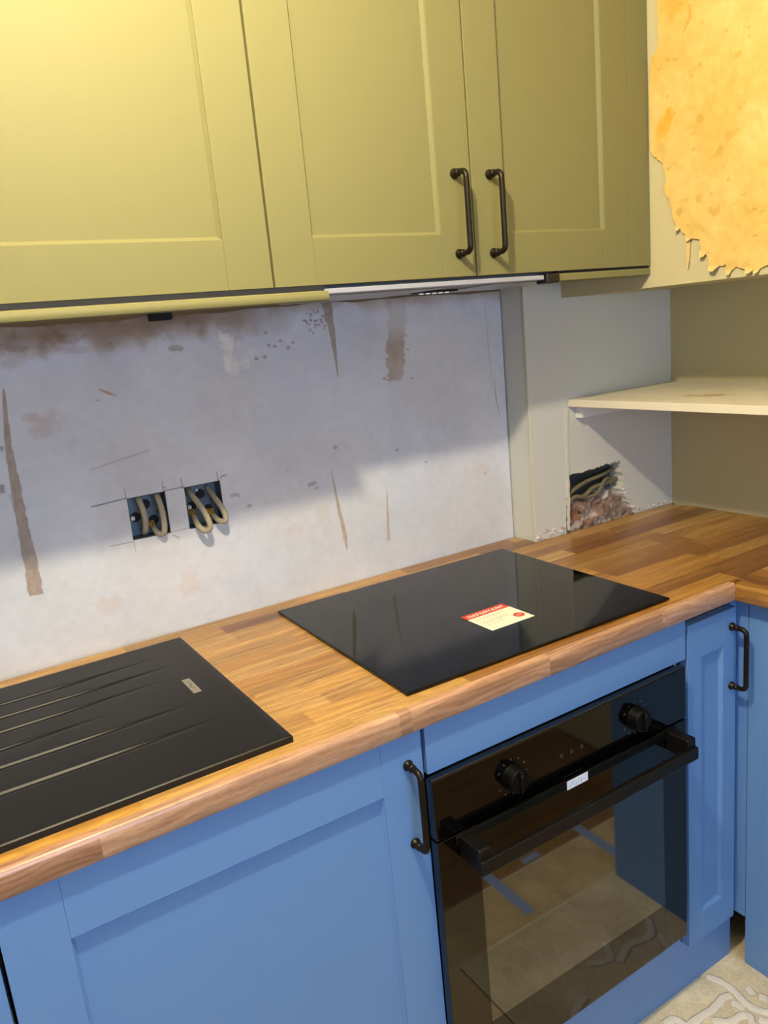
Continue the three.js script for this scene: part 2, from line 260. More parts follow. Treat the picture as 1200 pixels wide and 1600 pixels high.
// ---------------------------------------------------------------- structure
{
  // floor: screed, with hardboard sheets laid on it
  const floor = structure('floor', 'bare floor of pale hardboard sheets with dried white adhesive strokes');
  const sheetTex = dataTex(512, 512, (i, j) => { const f = fbm(i / 60, j / 60, 101, 5) - 0.5, g = fbm(i / 4, j / 4, 102, 2) - 0.5, q = fbm(i / 24, j / 24, 103, 3); const v = 210 + f * 56 + g * 26; return [v + 6, v - 10, v - 40 - q * 10]; });
  const sheet = (c) => new THREE.MeshStandardMaterial({ map: sheetTex, color: c, roughness: 0.62 });
  part('subfloor', box(XL, 2.2, -0.12, -0.006, -0.15, ZFR + 0.2), M.brown, floor);
  const shA = sheet('#ffffff'), shB = sheet('#f6ecd8'), shC = sheet('#efe4cc');
  const sheets = [[XL, 0.28, 0.02, 0.992, shB], [0.284, 1.22, 0.02, 0.992, shA], [XL, 0.1, 0.997, 1.153, shC], [0.104, 1.22, 0.997, 1.153, shB]];
  for (const [x0, x1, z0, z1, m] of sheets) part('hardboard_sheet', uvMetres(rbox(x0, x1, -0.006, 0, z0, z1, 0.0008, 1), 1.6), m, floor);
  for (const z of [0.992, 1.153]) part('joint_strip', box(XL, 1.22, -0.006, 0.0002, z, z + 0.005), new THREE.MeshStandardMaterial({ color: '#e8dcc0', roughness: 0.7 }), floor);
  const fb = new THREE.MeshStandardMaterial({ color: '#a88a64', roughness: 0.6, map: sheetTex });
  for (let k = 0; k < 14; k++) part('floor_board', uvMetres(rbox(XL, 1.22, -0.006, 0, 1.158 + k * 0.139, 1.294 + k * 0.139, 0.0008, 1), 1.1), fb, floor);
  // dried adhesive strokes, flattened ropes lying on the sheet
  const glue = new THREE.MeshStandardMaterial({ color: '#ece2d0', roughness: 0.7, bumpMap: fineBump, bumpScale: 0.001 });
  const strokes = [
    [[0.700, 0.578], [0.711, 0.615], [0.706, 0.651], [0.701, 0.682], [0.717, 0.71], [0.73, 0.76]], [[0.55, 0.632], [0.573, 0.632], [0.617, 0.636], [0.651, 0.636], [0.681, 0.634], [0.694, 0.639]],
    [[0.682, 0.651], [0.687, 0.677]], [[0.61, 0.655], [0.637, 0.678], [0.663, 0.682], [0.679, 0.689], [0.673, 0.70], [0.65, 0.73]], [[0.74, 0.648], [0.733, 0.669]], [[0.739, 0.676], [0.746, 0.69]],
    [[0.525, 0.60], [0.551, 0.604], [0.559, 0.621], [0.54, 0.66]], [[0.687, 0.708], [0.696, 0.723], [0.72, 0.78]],
    [[0.5, 0.70], [0.55, 0.72], [0.6, 0.715], [0.63, 0.74]], [[0.58, 0.78], [0.64, 0.80], [0.7, 0.79], [0.74, 0.83]], [[0.52, 0.82], [0.57, 0.80], [0.6, 0.84]], [[0.42, 0.62], [0.46, 0.65], [0.44, 0.70]], [[0.36, 0.68], [0.4, 0.74], [0.45, 0.76]], [[0.3, 0.61], [0.34, 0.63]],
  ];
  const gs = strokes.map((l) => {
    const g = tube(l.map(([x, z]) => [x, 0, z]), 0.0098, Math.max(12, l.length * 7), 8), p = g.attributes.position;
    for (let i = 0; i < p.count; i++) { const x = p.getX(i), z = p.getZ(i), n = fbm(x * 90, z * 90, 111, 3) - 0.5; p.setXYZ(i, x + n * 0.006, Math.max(-0.002, p.getY(i) * 0.16) + 0.0006, z + (fbm(x * 90, z * 90, 112, 3) - 0.5) * 0.006); }
    g.computeVertexNormals(); return g;
  });
  const gm = part('adhesive_stroke', merge(gs), glue, floor, 'dried white adhesive strokes'); gm.userData.kind = 'stuff';

  // plaster wall with the two box openings
  const s = new THREE.Shape(); s.moveTo(-2.3, 0); s.lineTo(0.709, 0); s.lineTo(0.709, 1.523);
  for (let k = 0; k <= 60; k++) { const x = mix(0.709, -2.3, k / 60); s.lineTo(x, 1.523 + 0.006 * (fbm(x * 22, 1, 121, 3) - 0.5) * 2); }
  s.lineTo(-2.3, 0);
  for (const [x0, x1, y0, y1] of [[-0.236, -0.161, 1.112, 1.194], [-0.124, -0.048, 1.110, 1.195]]) { const h = new THREE.Path(); h.moveTo(x0, y0); h.lineTo(x0 + 0.001, y1); h.lineTo(x1, y1 + 0.001); h.lineTo(x1 - 0.001, y0 - 0.001); h.lineTo(x0, y0); s.holes.push(h); }
  const wg = new THREE.ExtrudeGeometry(s, { depth: 0.13, bevelEnabled: false }).translate(0, 0, -0.13);
  const wb = solo('wall_back', uvMetres(wg), M.plaster, 'stripped plaster wall above the worktop, stained and drip marked', 'structure');
  part('wall_backing', box(-2.3, 1.4, 0, CEIL, -0.17, -0.13), M.chip, wb); 
  solo('wall_back_upper', box(-2.3, XP, 1.50, CEIL, -0.13, -0.003), M.chip, 'cream wall above the plaster behind the wall cabinets', 'structure');

  // boxed-out wall on the right with the ragged hole
  const q = new THREE.Shape(); q.moveTo(XP, 0); q.lineTo(XR + 0.1, 0); q.lineTo(XR + 0.1, CEIL); q.lineTo(XP, CEIL); q.lineTo(XP, 0);
  const hole = [[0.831, 1.06], [0.873, 1.058], [0.913, 1.06], [0.959, 1.063], [1.021, 1.063], [1.026, 1.033], [1.035, 1.004], [1.019, 0.989], [1.044, 0.949], [1.06, 0.927], [1.075, 0.905], [0.816, 0.895], [0.820, 0.986], [0.827, 1.028]];
  const ragged = []; hole.forEach(([ax, ay], i) => { const [bx, by] = hole[(i + 1) % hole.length], n = Math.max(2, Math.round(Math.hypot(bx - ax, by - ay) / 0.006)); for (let k = 0; k < n; k++) { const t = k / n; ragged.push([mix(ax, bx, t) + rr(-0.0022, 0.0022), mix(ay, by, t) + rr(-0.0022, 0.0022)]); } });
  const hp = new THREE.Path(); ragged.forEach(([x, y], i) => i ? hp.lineTo(x, y) : hp.moveTo(x, y)); hp.closePath(); q.holes.push(hp);
  const wr = solo('wall_back_right', uvMetres(new THREE.ExtrudeGeometry(q, { depth: 0.2, bevelEnabled: false }).translate(0, 0, ZP - 0.2)), M.pierPaint, 'painted boxed-out wall beside the plaster with a ragged hole at the worktop', 'structure');
  part('corner_bead', rbox(XP - 0.004, XP + 0.004, 0.9, YU, ZP - 0.004, ZP + 0.0012, 0.0012), M.ridge, wr);
  // ridge of old paint where a jamb stood
  { const g = new THREE.BoxGeometry(0.007, 0.31, 0.004, 3, 60, 2).translate(0.829, 1.072, ZP + 0.001), p = g.attributes.position; for (let i = 0; i < p.count; i++) { const y = p.getY(i); p.setX(i, p.getX(i) - (1.23 - y) * 0.03 + 0.004 + (fbm(y * 90, p.getX(i) * 200, 131, 3) - 0.5) * 0.005); p.setZ(i, p.getZ(i) + (p.getZ(i) > ZP ? (fbm(y * 140, 7, 132, 2) - 0.4) * 0.003 : 0)); } g.computeVertexNormals(); part('paint_ridge', g, M.ridge, wr, 'ragged vertical ridge of old paint'); }
  // broken plaster crumbs along the foot of the wall
  const crumb = [new THREE.MeshStandardMaterial({ color: '#cfc4b6', roughness: 0.9 }), new THREE.MeshStandardMaterial({ color: '#bcab9a', roughness: 0.9 }), new THREE.MeshStandardMaterial({ color: '#d9d6d2', roughness: 0.9 })];
  const lump = (x, y, z, r, sy = 0.7) => { const pts = []; for (let k = 0; k < 12; k++) { const a = rnd() * 6.28, b = Math.acos(rr(-1, 1)); const q2 = r * rr(0.75, 1.1); pts.push(new THREE.Vector3(x + q2 * Math.cos(a) * Math.sin(b), y + sy * q2 * Math.cos(b), z + 0.5 * q2 * Math.sin(a) * Math.sin(b))); } return new ConvexGeometry(pts); };
  for (let k = 0; k < 22; k++) { const x = rr(0.716, 0.815); part('plaster_crumb', lump(x, WT + 0.004 + rnd() * (0.012 + 0.01 * rnd()), ZP + 0.001, rr(0.004, 0.009)), crumb[k % 3], wr); }
  for (let k = 0; k < 18; k++) { const x = rr(1.06, 1.2); part('plaster_crumb', lump(x, WT + 0.003 + rnd() * 0.008, ZP + 0.001, rr(0.003, 0.007)), crumb[k % 3], wr); }
  for (let k = 0; k < 14; k++) { const t = rnd(); part('plaster_crumb', lump(mix(1.022, 1.068, t) + rr(-0.004, 0.006), mix(0.995, 0.92, t), ZP + 0.001, rr(0.004, 0.009)), crumb[(k % 2) * 2], wr); }
  // what shows in the hole: brick, mortar, an old metal box and cables
  const cavity = new THREE.PlaneGeometry(0.28, 0.19, 90, 60).translate(0.945, 0.99, 0.04), cp = cavity.attributes.position, cc = [];
  for (let i = 0; i < cp.count; i++) {
    const x = cp.getX(i), y = cp.getY(i), n = fbm(x * 45, y * 45, 141, 4), top = smooth(0.975, 1.0, y + 0.02 * (fbm(x * 30, 5, 142, 2) - 0.5));
    const fill = smooth(0.95, 0.915, y);
    cp.setZ(i, mix(0.066, 0.028, top) + (n - 0.5) * 0.022 + fill * 0.006);
    const brick = [0.24, 0.11, 0.06], mortar = [0.42, 0.37, 0.33], dirt = [0.16, 0.11, 0.08];
    const m1 = smooth(0.45, 0.55, fbm(x * 38, y * 50, 143, 3)), m2 = smooth(0.86, 0.99, x), low = brick.map((c, k) => mix(c, mortar[k], clamp(0.75 * m1 + 0.35 * m2)) * (0.6 + 0.8 * n));
    const soil = smooth(0.5, 0.6, fbm(x * 55, y * 55, 145, 4));
    cc.push(...low.map((c, k) => mix(c, dirt[k], 0.8 * soil)));
  }
  cavity.setAttribute('color', new THREE.Float32BufferAttribute(cc, 3)); cavity.computeVertexNormals();
  part('rubble', cavity, new THREE.MeshStandardMaterial({ vertexColors: true, roughness: 0.95, bumpMap: fineBump, bumpScale: 0.001, side: THREE.DoubleSide }), wr, 'broken brick and mortar inside the hole');
  const brickM = new THREE.MeshStandardMaterial({ color: '#8a5540', roughness: 0.95 }), mortM = new THREE.MeshStandardMaterial({ color: '#9c9188', roughness: 0.95 }), darkB = new THREE.MeshStandardMaterial({ color: '#4d3a33', roughness: 0.95 });
  for (const [x, y, r, m] of [[0.845, 0.93, 0.018, brickM], [0.868, 0.922, 0.014, brickM], [0.88, 0.948, 0.016, darkB], [0.835, 0.955, 0.012, darkB], [0.905, 0.93, 0.014, mortM], [0.93, 0.94, 0.016, mortM], [0.96, 0.938, 0.018, mortM], [0.99, 0.945, 0.015, mortM], [0.86, 0.915, 0.009, mortM], [0.895, 0.914, 0.008, crumb[0]], [0.94, 0.917, 0.008, crumb[0]], [0.84, 0.912, 0.008, crumb[1]], [0.84, 1.04, 0.012, brickM], [0.85, 1.02, 0.01, darkB]]) part('rubble_piece', lump(x, y, 0.064, r, 0.7), m, wr);
  const oldBox = new THREE.MeshStandardMaterial({ color: '#4a5558', roughness: 0.4, metalness: 0.6 });
  part('old_metal_box', rbox(0.85, 1.02, 0.992, 1.06, 0.02, 0.046, 0.003), oldBox, wr, 'dark metal box in the hole');
  const oldCable = new THREE.MeshStandardMaterial({ color: '#6e6850', roughness: 0.6 });
  part('old_cable', tube([[0.828, 0.985, 0.06], [0.855, 1.01, 0.066], [0.91, 1.025, 0.062], [0.97, 1.032, 0.06], [1.024, 1.04, 0.05]], 0.0055, 40, 8), oldCable, wr);
  part('old_cable', tube([[0.826, 0.975, 0.064], [0.86, 0.995, 0.07], [0.89, 0.99, 0.07], [0.93, 1.005, 0.066], [0.985, 1.01, 0.066], [1.03, 1.012, 0.056]], 0.006, 40, 8), oldCable, wr);
  part('old_cable', tube([[0.89, 0.985, 0.068], [0.94, 0.99, 0.072], [0.97, 1.018, 0.07], [0.99, 1.02, 0.066], [1.02, 1.0, 0.06]], 0.005, 40, 8), oldCable, wr);

  // right wall, bulkhead above the alcove
  solo('wall_right', box(XR, XR + 0.12, 0, CEIL, ZP, ZFR + 0.1), M.cream, 'dull wall at the back of the alcove on the right', 'structure');
  const bh = solo('wall_right_upper', uvMetres(box(XB, XR, YB, CEIL, ZP, 1.35)), M.cream, 'cream painted bulkhead above the alcove with a torn yellow plaster patch', 'structure');
  const yl = [[0.374, 2.029], [0.375, 1.996], [0.375, 1.941], [0.357, 1.93], [0.353, 1.871], [0.352, 1.796], [0.353, 1.758], [0.382, 1.731], [0.391, 1.698], [0.384, 1.682], [0.399, 1.654], [0.407, 1.618], [0.418, 1.602], [0.438, 1.582], [0.455, 1.576], [0.467, 1.574], [0.473, 1.549], [0.486, 1.537], [0.49, 1.519], [0.512, 1.518], [0.524, 1.519], [0.532, 1.504], [0.548, 1.514], [0.571, 1.504], [0.582, 1.499], [0.61, 1.509], [0.7, 1.506], [0.8, 1.515], [0.95, 1.51], [1.1, 1.53], [1.2, 1.6], [1.25, 1.75], [1.26, 2.0], [1.24, 2.3], [0.8, 2.36], [0.5, 2.33], [0.38, 2.2]];
  const ys = new THREE.Shape(); let first = true;
  yl.forEach(([az, ay], i) => { const [bz, by] = yl[(i + 1) % yl.length], n = Math.max(1, Math.round(Math.hypot(bz - az, by - ay) / 0.005)); for (let k = 0; k < n; k++) { const t = k / n, z = mix(az, bz, t) + rr(-0.0014, 0.0014), y = mix(ay, by, t) + rr(-0.0014, 0.0014); first ? ys.moveTo(-z, y) : ys.lineTo(-z, y); first = false; } });
  // extrude along -x: shape x = -z, then turn so that its front faces the room
  const yg = new THREE.ExtrudeGeometry(ys, { depth: 0.0035, bevelEnabled: true, bevelThickness: 0.0008, bevelSize: 0.0006, bevelSegments: 1 });
  yg.rotateY(-Math.PI / 2); // local x -> z , local z -> -x
  yg.computeBoundingBox();
  { // after the turn: shape x (= -z) maps to world -z*(-1)
    const p = yg.attributes.position; let zmin = 1e9; for (let i = 0; i < p.count; i++) zmin = Math.min(zmin, p.getZ(i)); if (zmin < 0) { yg.scale(1, 1, -1); const ix = yg.index; if (!ix) { const a = yg.attributes; for (const k of Object.keys(a)) { const s2 = a[k].itemSize, arr = a[k].array; for (let t = 0; t < arr.length; t += 3 * s2) for (let c = 0; c < s2; c++) { const v = arr[t + s2 + c]; arr[t + s2 + c] = arr[t + 2 * s2 + c]; arr[t + 2 * s2 + c] = v; } } } }
    let xmax = -1e9; for (let i = 0; i < p.count; i++) xmax = Math.max(xmax, p.getX(i)); yg.translate(XB - xmax + 0.0006, 0, 0); yg.computeVertexNormals();
  }
  part('old_plaster_layer', uvMetres(yg), M.yellow, bh, 'torn layer of yellowed plaster');
  // curled flaps on its lower edge
  const flapM = new THREE.MeshStandardMaterial({ color: '#d6b270', roughness: 0.85, side: THREE.DoubleSide });
  const flap = (z, y, w, h, out) => { const g = new THREE.PlaneGeometry(w, h, 5, 5), p = g.attributes.position; for (let i = 0; i < p.count; i++) { const u = p.getX(i), v = p.getY(i) / h + 0.5, t = 1 - v; p.setXYZ(i, XB - 0.004 - out * t * t + 0.002 * (fbm(u * 300, v * 4, 151, 2) - 0.5), y - t * h * (1 + 0.5 * (fbm(u * 200, z * 60, 152, 2) - 0.5)), z + u * (1 - 0.5 * t)); } g.computeVertexNormals(); return g; };
  for (const [z, y, w, h, o] of [[0.442, 1.582, 0.01, 0.055, 0.002], [0.476, 1.553, 0.02, 0.014, 0.008], [0.50, 1.523, 0.03, 0.012, 0.010], [0.532, 1.512, 0.014, 0.012, 0.007], [0.575, 1.509, 0.02, 0.012, 0.01], [0.59, 1.506, 0.014, 0.01, 0.008], [0.418, 1.607, 0.014, 0.01, 0.008], [0.445, 1.584, 0.02, 0.01, 0.006]]) part('plaster_flap', flap(z, y, w, h, o), flapM, bh);

  // rest of the room, closed
  solo('wall_left', box(XL - 0.1, XL, 0, CEIL, -0.15, ZFR + 0.1), M.roomWall, 'plain wall on the far left of the kitchen', 'structure');
  solo('ceiling', box(XL - 0.1, XR + 0.12, CEIL, CEIL + 0.1, -0.17, ZFR + 0.2), M.ceiling, 'white ceiling over the kitchen', 'structure');
  const fs = new THREE.Shape(); fs.moveTo(XL - 0.1, 0); fs.lineTo(XR + 0.12, 0); fs.lineTo(XR + 0.12, CEIL); fs.lineTo(XL - 0.1, CEIL); fs.closePath();
  const fh = new THREE.Path(); fh.moveTo(WIN.x0, WIN.y0); fh.lineTo(WIN.x0, WIN.y1); fh.lineTo(WIN.x1, WIN.y1); fh.lineTo(WIN.x1, WIN.y0); fh.closePath(); fs.holes.push(fh);
  solo('wall_front', uvMetres(new THREE.ExtrudeGeometry(fs, { depth: 0.12, bevelEnabled: false }).translate(0, 0, ZFR)), M.roomWall, 'wall with the window behind the camera', 'structure');
  const w1 = structure('window_1', 'white framed window in the wall behind the camera', [(WIN.x0 + WIN.x1) / 2, WIN.y0, ZFR]);
  const { x0, x1, y0, y1 } = WIN, f = 0.05;
  part('window_frame', merge([box(x0, x0 + f, y0, y1, ZFR + 0.03, ZFR + 0.09), box(x1 - f, x1, y0, y1, ZFR + 0.03, ZFR + 0.09), box(x0 + f, x1 - f, y0, y0 + f, ZFR + 0.03, ZFR + 0.09), box(x0 + f, x1 - f, y1 - f, y1, ZFR + 0.03, ZFR + 0.09)]), M.whitePaint, w1);
  part('window_pane', box(x0 + f, x1 - f, y0 + f, y1 - f, ZFR + 0.055, ZFR + 0.061), new THREE.MeshPhysicalMaterial({ color: '#ffffff', transmission: 1, thickness: 0, roughness: 0, ior: 1.5 }), w1);
  part('window_sill', rbox(x0 - 0.04, x1 + 0.04, y0 - 0.025, y0, ZFR - 0.09, ZFR + 0.03, 0.004), M.whitePaint, w1);
}

// ---------------------------------------------------------------- handles and shaker doors
function handleGeo(x, yTop, yBot, zFace, out = 0.034, r = 0.0052) {
  const R = 0.013, path = new THREE.CurvePath(), v = (a, b) => new THREE.Vector3(x, a, b), z1 = zFace + out;
  path.add(new THREE.LineCurve3(v(yTop, zFace), v(yTop, z1 - R)));
  path.add(new THREE.QuadraticBezierCurve3(v(yTop, z1 - R), v(yTop, z1), v(yTop - R, z1)));
  path.add(new THREE.LineCurve3(v(yTop - R, z1), v(yBot + R, z1)));
  path.add(new THREE.QuadraticBezierCurve3(v(yBot + R, z1), v(yBot, z1), v(yBot, z1 - R)));
  path.add(new THREE.LineCurve3(v(yBot, z1 - R), v(yBot, zFace)));
  const parts = [new THREE.TubeGeometry(path, 60, r, 12)];
  for (const y of [yTop, yBot]) {
    parts.push(new THREE.LatheGeometry([[0, 0], [0.0082, 0], [0.0088, 0.0015], [0.0082, 0.0045], [0.006, 0.0065], [0.0055, 0.011], [0.0066, 0.0125], [0.0066, 0.0145], [0.005, 0.016]].map(([a, b]) => new THREE.Vector2(a, b)), 18).rotateX(Math.PI / 2).translate(x, y, zFace));
  }
  return merge(parts);
}
// shaker door with separate stiles, rails, sunk panel and handle
function shakerDoor(parent, x0, x1, y0, y1, zf, st, rt, rb, mat, handle) {
  const d = sub('door', [(x0 + x1) / 2, y0, zf - 0.02], parent), zb = zf - 0.02, e = 0.0009;
  part('stile', uvMetres(rbox(x0, x0 + st, y0, y1, zb, zf, e)), mat, d);
  part('stile', uvMetres(rbox(x1 - st, x1, y0, y1, zb, zf, e)), mat, d);
  part('rail', uvMetres(rbox(x0 + st, x1 - st, y0, y0 + rb, zb, zf - 0.0001, e)), mat, d);
  part('rail', uvMetres(rbox(x0 + st, x1 - st, y1 - rt, y1, zb, zf - 0.0001, e)), mat, d);
  { // sunk panel with a sloping moulded border
    const ax = x0 + st - 0.0012, bx = x1 - st + 0.0012, ay = y0 + rb - 0.0012, by = y1 - rt + 0.0012, m = 0.0062, zt = zf - 0.0006, zp = zf - 0.0085;
    const O = [[ax, ay], [bx, ay], [bx, by], [ax, by]], I = [[ax + m, ay + m], [bx - m, ay + m], [bx - m, by - m], [ax + m, by - m]], pos = [];
    const tri = (a, b, c) => pos.push(...a, ...b, ...c), quad = (a, b, c, e2) => { tri(a, b, c); tri(a, c, e2); };
    for (let k = 0; k < 4; k++) { const n = (k + 1) % 4; quad([...O[k], zt], [...O[n], zt], [...I[n], zp], [...I[k], zp]); quad([...O[n], zt], [...O[k], zt], [...O[k], zf - 0.019], [...O[n], zf - 0.019]); }
    quad([...I[0], zp], [...I[1], zp], [...I[2], zp], [...I[3], zp]); quad([...O[3], zf - 0.019], [...O[2], zf - 0.019], [...O[1], zf - 0.019], [...O[0], zf - 0.019]);
    const g = new THREE.BufferGeometry(); g.setAttribute('position', new THREE.Float32BufferAttribute(pos, 3)); g.computeVertexNormals();
    part('panel', uvMetres(g), mat, d);
  }
  if (handle) part('handle', handleGeo(handle[0], handle[1], handle[2], zf), M.bronze, d, 'dark bronze bar handle');
  return d;
}
const carcassGeo = (x0, x1, y0, y1, z0, z1, t = 0.016) => merge([box(x0, x0 + t, y0, y1, z0, z1), box(x1 - t, x1, y0, y1, z0, z1), box(x0 + t, x1 - t, y0, y0 + t, z0, z1), box(x0 + t, x1 - t, y1 - t, y1, z0, z1), box(x0 + t, x1 - t, y0 + t, y1 - t, z0, z0 + 0.006)]);

// wall cabinets
{
  const zb = 0.001, zc = ZU - 0.022, y1 = 2.26;
  const a = thing('wall_cabinet', 'sage green wall cabinet above the sink drainer, no handle in view', 'cabinet', [-0.34, YU, 0.17], 'wall cabinets in a row');
  part('carcass', carcassGeo(-0.638, -0.04, YU, y1, zb, zc), M.carcass, a);
  shakerDoor(a, -0.637, -0.0405, YU, y1 - 0.004, ZU, 0.073, 0.073, 0.073, M.upper, [-0.6, 1.71, 1.577]);
  part('bracket', rbox(-0.142, -0.104, 1.514, YU, 0.001, 0.03, 0.002), M.gap, a, 'black bracket under the cabinet');
  const b = thing('wall_cabinet', 'double sage green wall cabinet over the hob with two bar handles meeting in the middle', 'cabinet', [0.365, YU, 0.17], 'wall cabinets in a row');
  // the carcass stops short of the boxed-out wall
  part('carcass', carcassGeo(-0.036, 0.769, YU, y1, ZP + 0.001, zc), M.carcass, b);
  shakerDoor(b, -0.0365, 0.3612, YU, y1 - 0.004, ZU, 0.073, 0.073, 0.073, M.upper, [0.325, 1.71, 1.577]);
  shakerDoor(b, 0.3645, 0.7685, YU, y1 - 0.004, ZU, 0.073, 0.073, 0.073, M.upper, [0.4035, 1.71, 1.576]);
  part('filler_panel', uvMetres(rbox(0.7695, XB - 0.002, YU, y1 - 0.004, ZU - 0.02, ZU, 0.0009)), M.upper, b);
}
// pelmets: an L section with a rounded top edge, hung under the cabinets
function pelmet(x0, x1, y0, y1, zf, label) {
  const s = new THREE.Shape(); const zi = zf - 0.03;
  s.moveTo(zi, y0); s.lineTo(zf - 0.003, y0); s.quadraticCurveTo(zf, y0, zf, y0 + 0.003); s.lineTo(zf, y1 - 0.006); s.quadraticCurveTo(zf, y1, zf - 0.006, y1); s.lineTo(zi, y1); s.closePath();
  const g = new THREE.ExtrudeGeometry(s, { depth: x1 - x0, bevelEnabled: false, curveSegments: 6 }).rotateY(-Math.PI / 2); // shape x -> z, depth -> -x
  g.computeBoundingBox(); const bb = g.boundingBox; if (bb.max.z < 0) g.rotateY(Math.PI);
  g.computeBoundingBox(); g.translate(x1 - g.boundingBox.max.x, 0, 0);
  const t = thing('pelmet', label, 'pelmet', [(x0 + x1) / 2, y0, zf - 0.015], 'pelmets under the wall cabinets');
  part('rail', uvMetres(toCreasedNormals(g, 0.7)), M.upper, t);
  part('dark_gap_fill', box(x0, x1, y1, YU, zi + 0.002, Math.min(zf - 0.004, ZU - 0.001)), M.gap, t, 'black strip standing in for the shaded gap between door and pelmet');  // added black strip, paints the shade in the gap above the pelmet
  return t;
}
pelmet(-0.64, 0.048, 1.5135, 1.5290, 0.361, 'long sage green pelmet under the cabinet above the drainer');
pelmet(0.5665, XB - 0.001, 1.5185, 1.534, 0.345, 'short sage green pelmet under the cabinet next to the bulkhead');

// slim hood built into the cabinet over the hob
{
  const h = thing('cooker_hood', 'slim built-in cooker hood under the double wall cabinet with a row of white buttons', 'hood', [0.3, 1.522, 0.17]);
  part('front_lip', rbox(0.05, 0.530, 1.5235, 1.5325, 0.318, 0.343, 0.002), M.hoodWhite, h, 'white front lip');
  part('underside', rbox(0.057, 0.70, 1.5245, YU, ZP + 0.002, 0.316, 0.002), M.hoodGrey, h, 'grey metal underside');
  part('filter', rbox(0.08, 0.32, 1.5225, 1.5246, 0.1, 0.30, 0.0008), M.steel, h); part('filter', rbox(0.43, 0.66, 1.5225, 1.5246, 0.1, 0.30, 0.0008), M.steel, h);
  const glow = new THREE.MeshStandardMaterial({ color: '#f4f6f6', roughness: 0.3, emissive: '#ffffff', emissiveIntensity: 0.35 });
  for (let k = 0; k < 5; k++) part('button', rbox(0.337 + k * 0.0155, 0.343 + k * 0.0155, 1.5185, 1.5225, 0.196, 0.204, 0.001), glow, h, 'lit white button');
  part('control_strip', rbox(0.325, 0.42, 1.5205, 1.5246, 0.186, 0.214, 0.001), M.black, h, 'black control strip');
  part('end_cap', rbox(0.5305, 0.5645, 1.5165, 1.5345, 0.318, 0.350, 0.003), M.black, h, 'black plastic end cap');
}

// ---------------------------------------------------------------- base units
const baseTop = WT - WTH;
{
  const a = thing('base_cabinet', 'blue base cabinet with a wide shaker door left of the oven', 'cabinet', [-0.295, 0.124, 0.3], 'base cabinets under the worktop');
  part('carcass', carcassGeo(-0.594, 0.0, 0.15, 0.70, 0.02, ZD - 0.034), M.carcass, a); part('side_panel', box(-0.594, -0.578, 0.70, baseTop, 0.02, ZD - 0.034), M.carcass, a); part('side_panel', box(-0.016, 0, 0.70, baseTop, 0.02, ZD - 0.034), M.carcass, a);
  shakerDoor(a, -0.5935, 0.0012, 0.124, 0.869, ZD, 0.073, 0.087, 0.073, M.lower, [-0.0265, 0.8185, 0.6845]);
  const b = thing('base_cabinet', 'blue base cabinet at the far left, only a sliver of its door showing', 'cabinet', [-0.9, 0.124, 0.3], 'base cabinets under the worktop');
  part('carcass', carcassGeo(-1.196, -0.598, 0.15, 0.70, 0.02, ZD - 0.034), M.carcass, b); part('side_panel', box(-1.196, -1.18, 0.70, baseTop, 0.02, ZD - 0.034), M.carcass, b);
  shakerDoor(b, -1.1955, -0.5985, 0.124, 0.869, ZD, 0.073, 0.087, 0.073, M.lower, [-1.16, 0.8185, 0.6845]);

  const o = thing('oven_housing', 'blue oven housing with a plain panel above the oven', 'cabinet', [0.3, 0.1235, 0.3]);
  part('side_panel', box(0.0045, 0.012, 0.16, baseTop, 0.02, ZD - 0.03), M.gap, o); part('side_panel', box(0.612, 0.624, 0.16, baseTop, 0.02, ZD - 0.03), M.gap, o);
  part('base_panel', box(0.012, 0.612, 0.145, 0.16, 0.02, ZD - 0.03), M.carcass, o);
  part('lower_panel', uvMetres(box(0.0065, 0.6245, 0.1235, 0.1865, 0.552, 0.567)), M.lower, o);
  part('front_panel', uvMetres(rbox(0.0085, 0.6195, 0.7875, 0.868, ZD - 0.02, ZD, 0.0009)), M.lower, o);

  const n = thing('base_cabinet', 'narrow blue base cabinet between the oven and the corner', 'cabinet', [0.7, 0.124, 0.3], 'base cabinets under the worktop');
  part('carcass', carcassGeo(0.627, 0.778, 0.15, baseTop, 0.02, ZD - 0.034), M.carcass, n);
  shakerDoor(n, 0.627, 0.778, 0.124, 0.853, ZD, 0.0415, 0.075, 0.068, M.lower, [0.7615, 0.8145, 0.6855]);
  const c = thing('corner_post', 'blue corner post between the narrow door and the end unit', 'post', [0.79, 0.118, 0.58]);
  part('front_face', uvMetres(rbox(0.7795, 0.816, 0.118, baseTop, 0.555, 0.5735, 0.0009)), M.lower, c);
  part('side_face', uvMetres(rbox(0.7985, 0.816, 0.118, baseTop, 0.574, 0.601, 0.0009)), M.lower, c);
  solo('plinth', uvMetres(box(-1.2, 0.795, 0, 0.1235, 0.552, 0.567)), M.lower, 'blue plinth running along the floor below the oven and doors', 'plinth');

  const r = thing('end_unit', 'blue end unit turning the corner on the right, plain panel down to the floor', 'cabinet', [0.99, 0, 0.8]);
  part('end_panel', uvMetres(rbox(XRET, XRET + 0.018, 0.0, baseTop - 0.004, 0.603, ZRET, 0.0009)), M.lower, r);
  part('carcass', merge([box(XRET + 0.02, XR - 0.01, 0.1, 0.116, 0.62, ZRET - 0.004), box(XRET + 0.02, XR - 0.01, 0.0, baseTop, ZRET - 0.02, ZRET - 0.004), box(XRET + 0.02, XR - 0.01, 0.0, baseTop, 0.605, 0.62)]), M.lower, r);
}

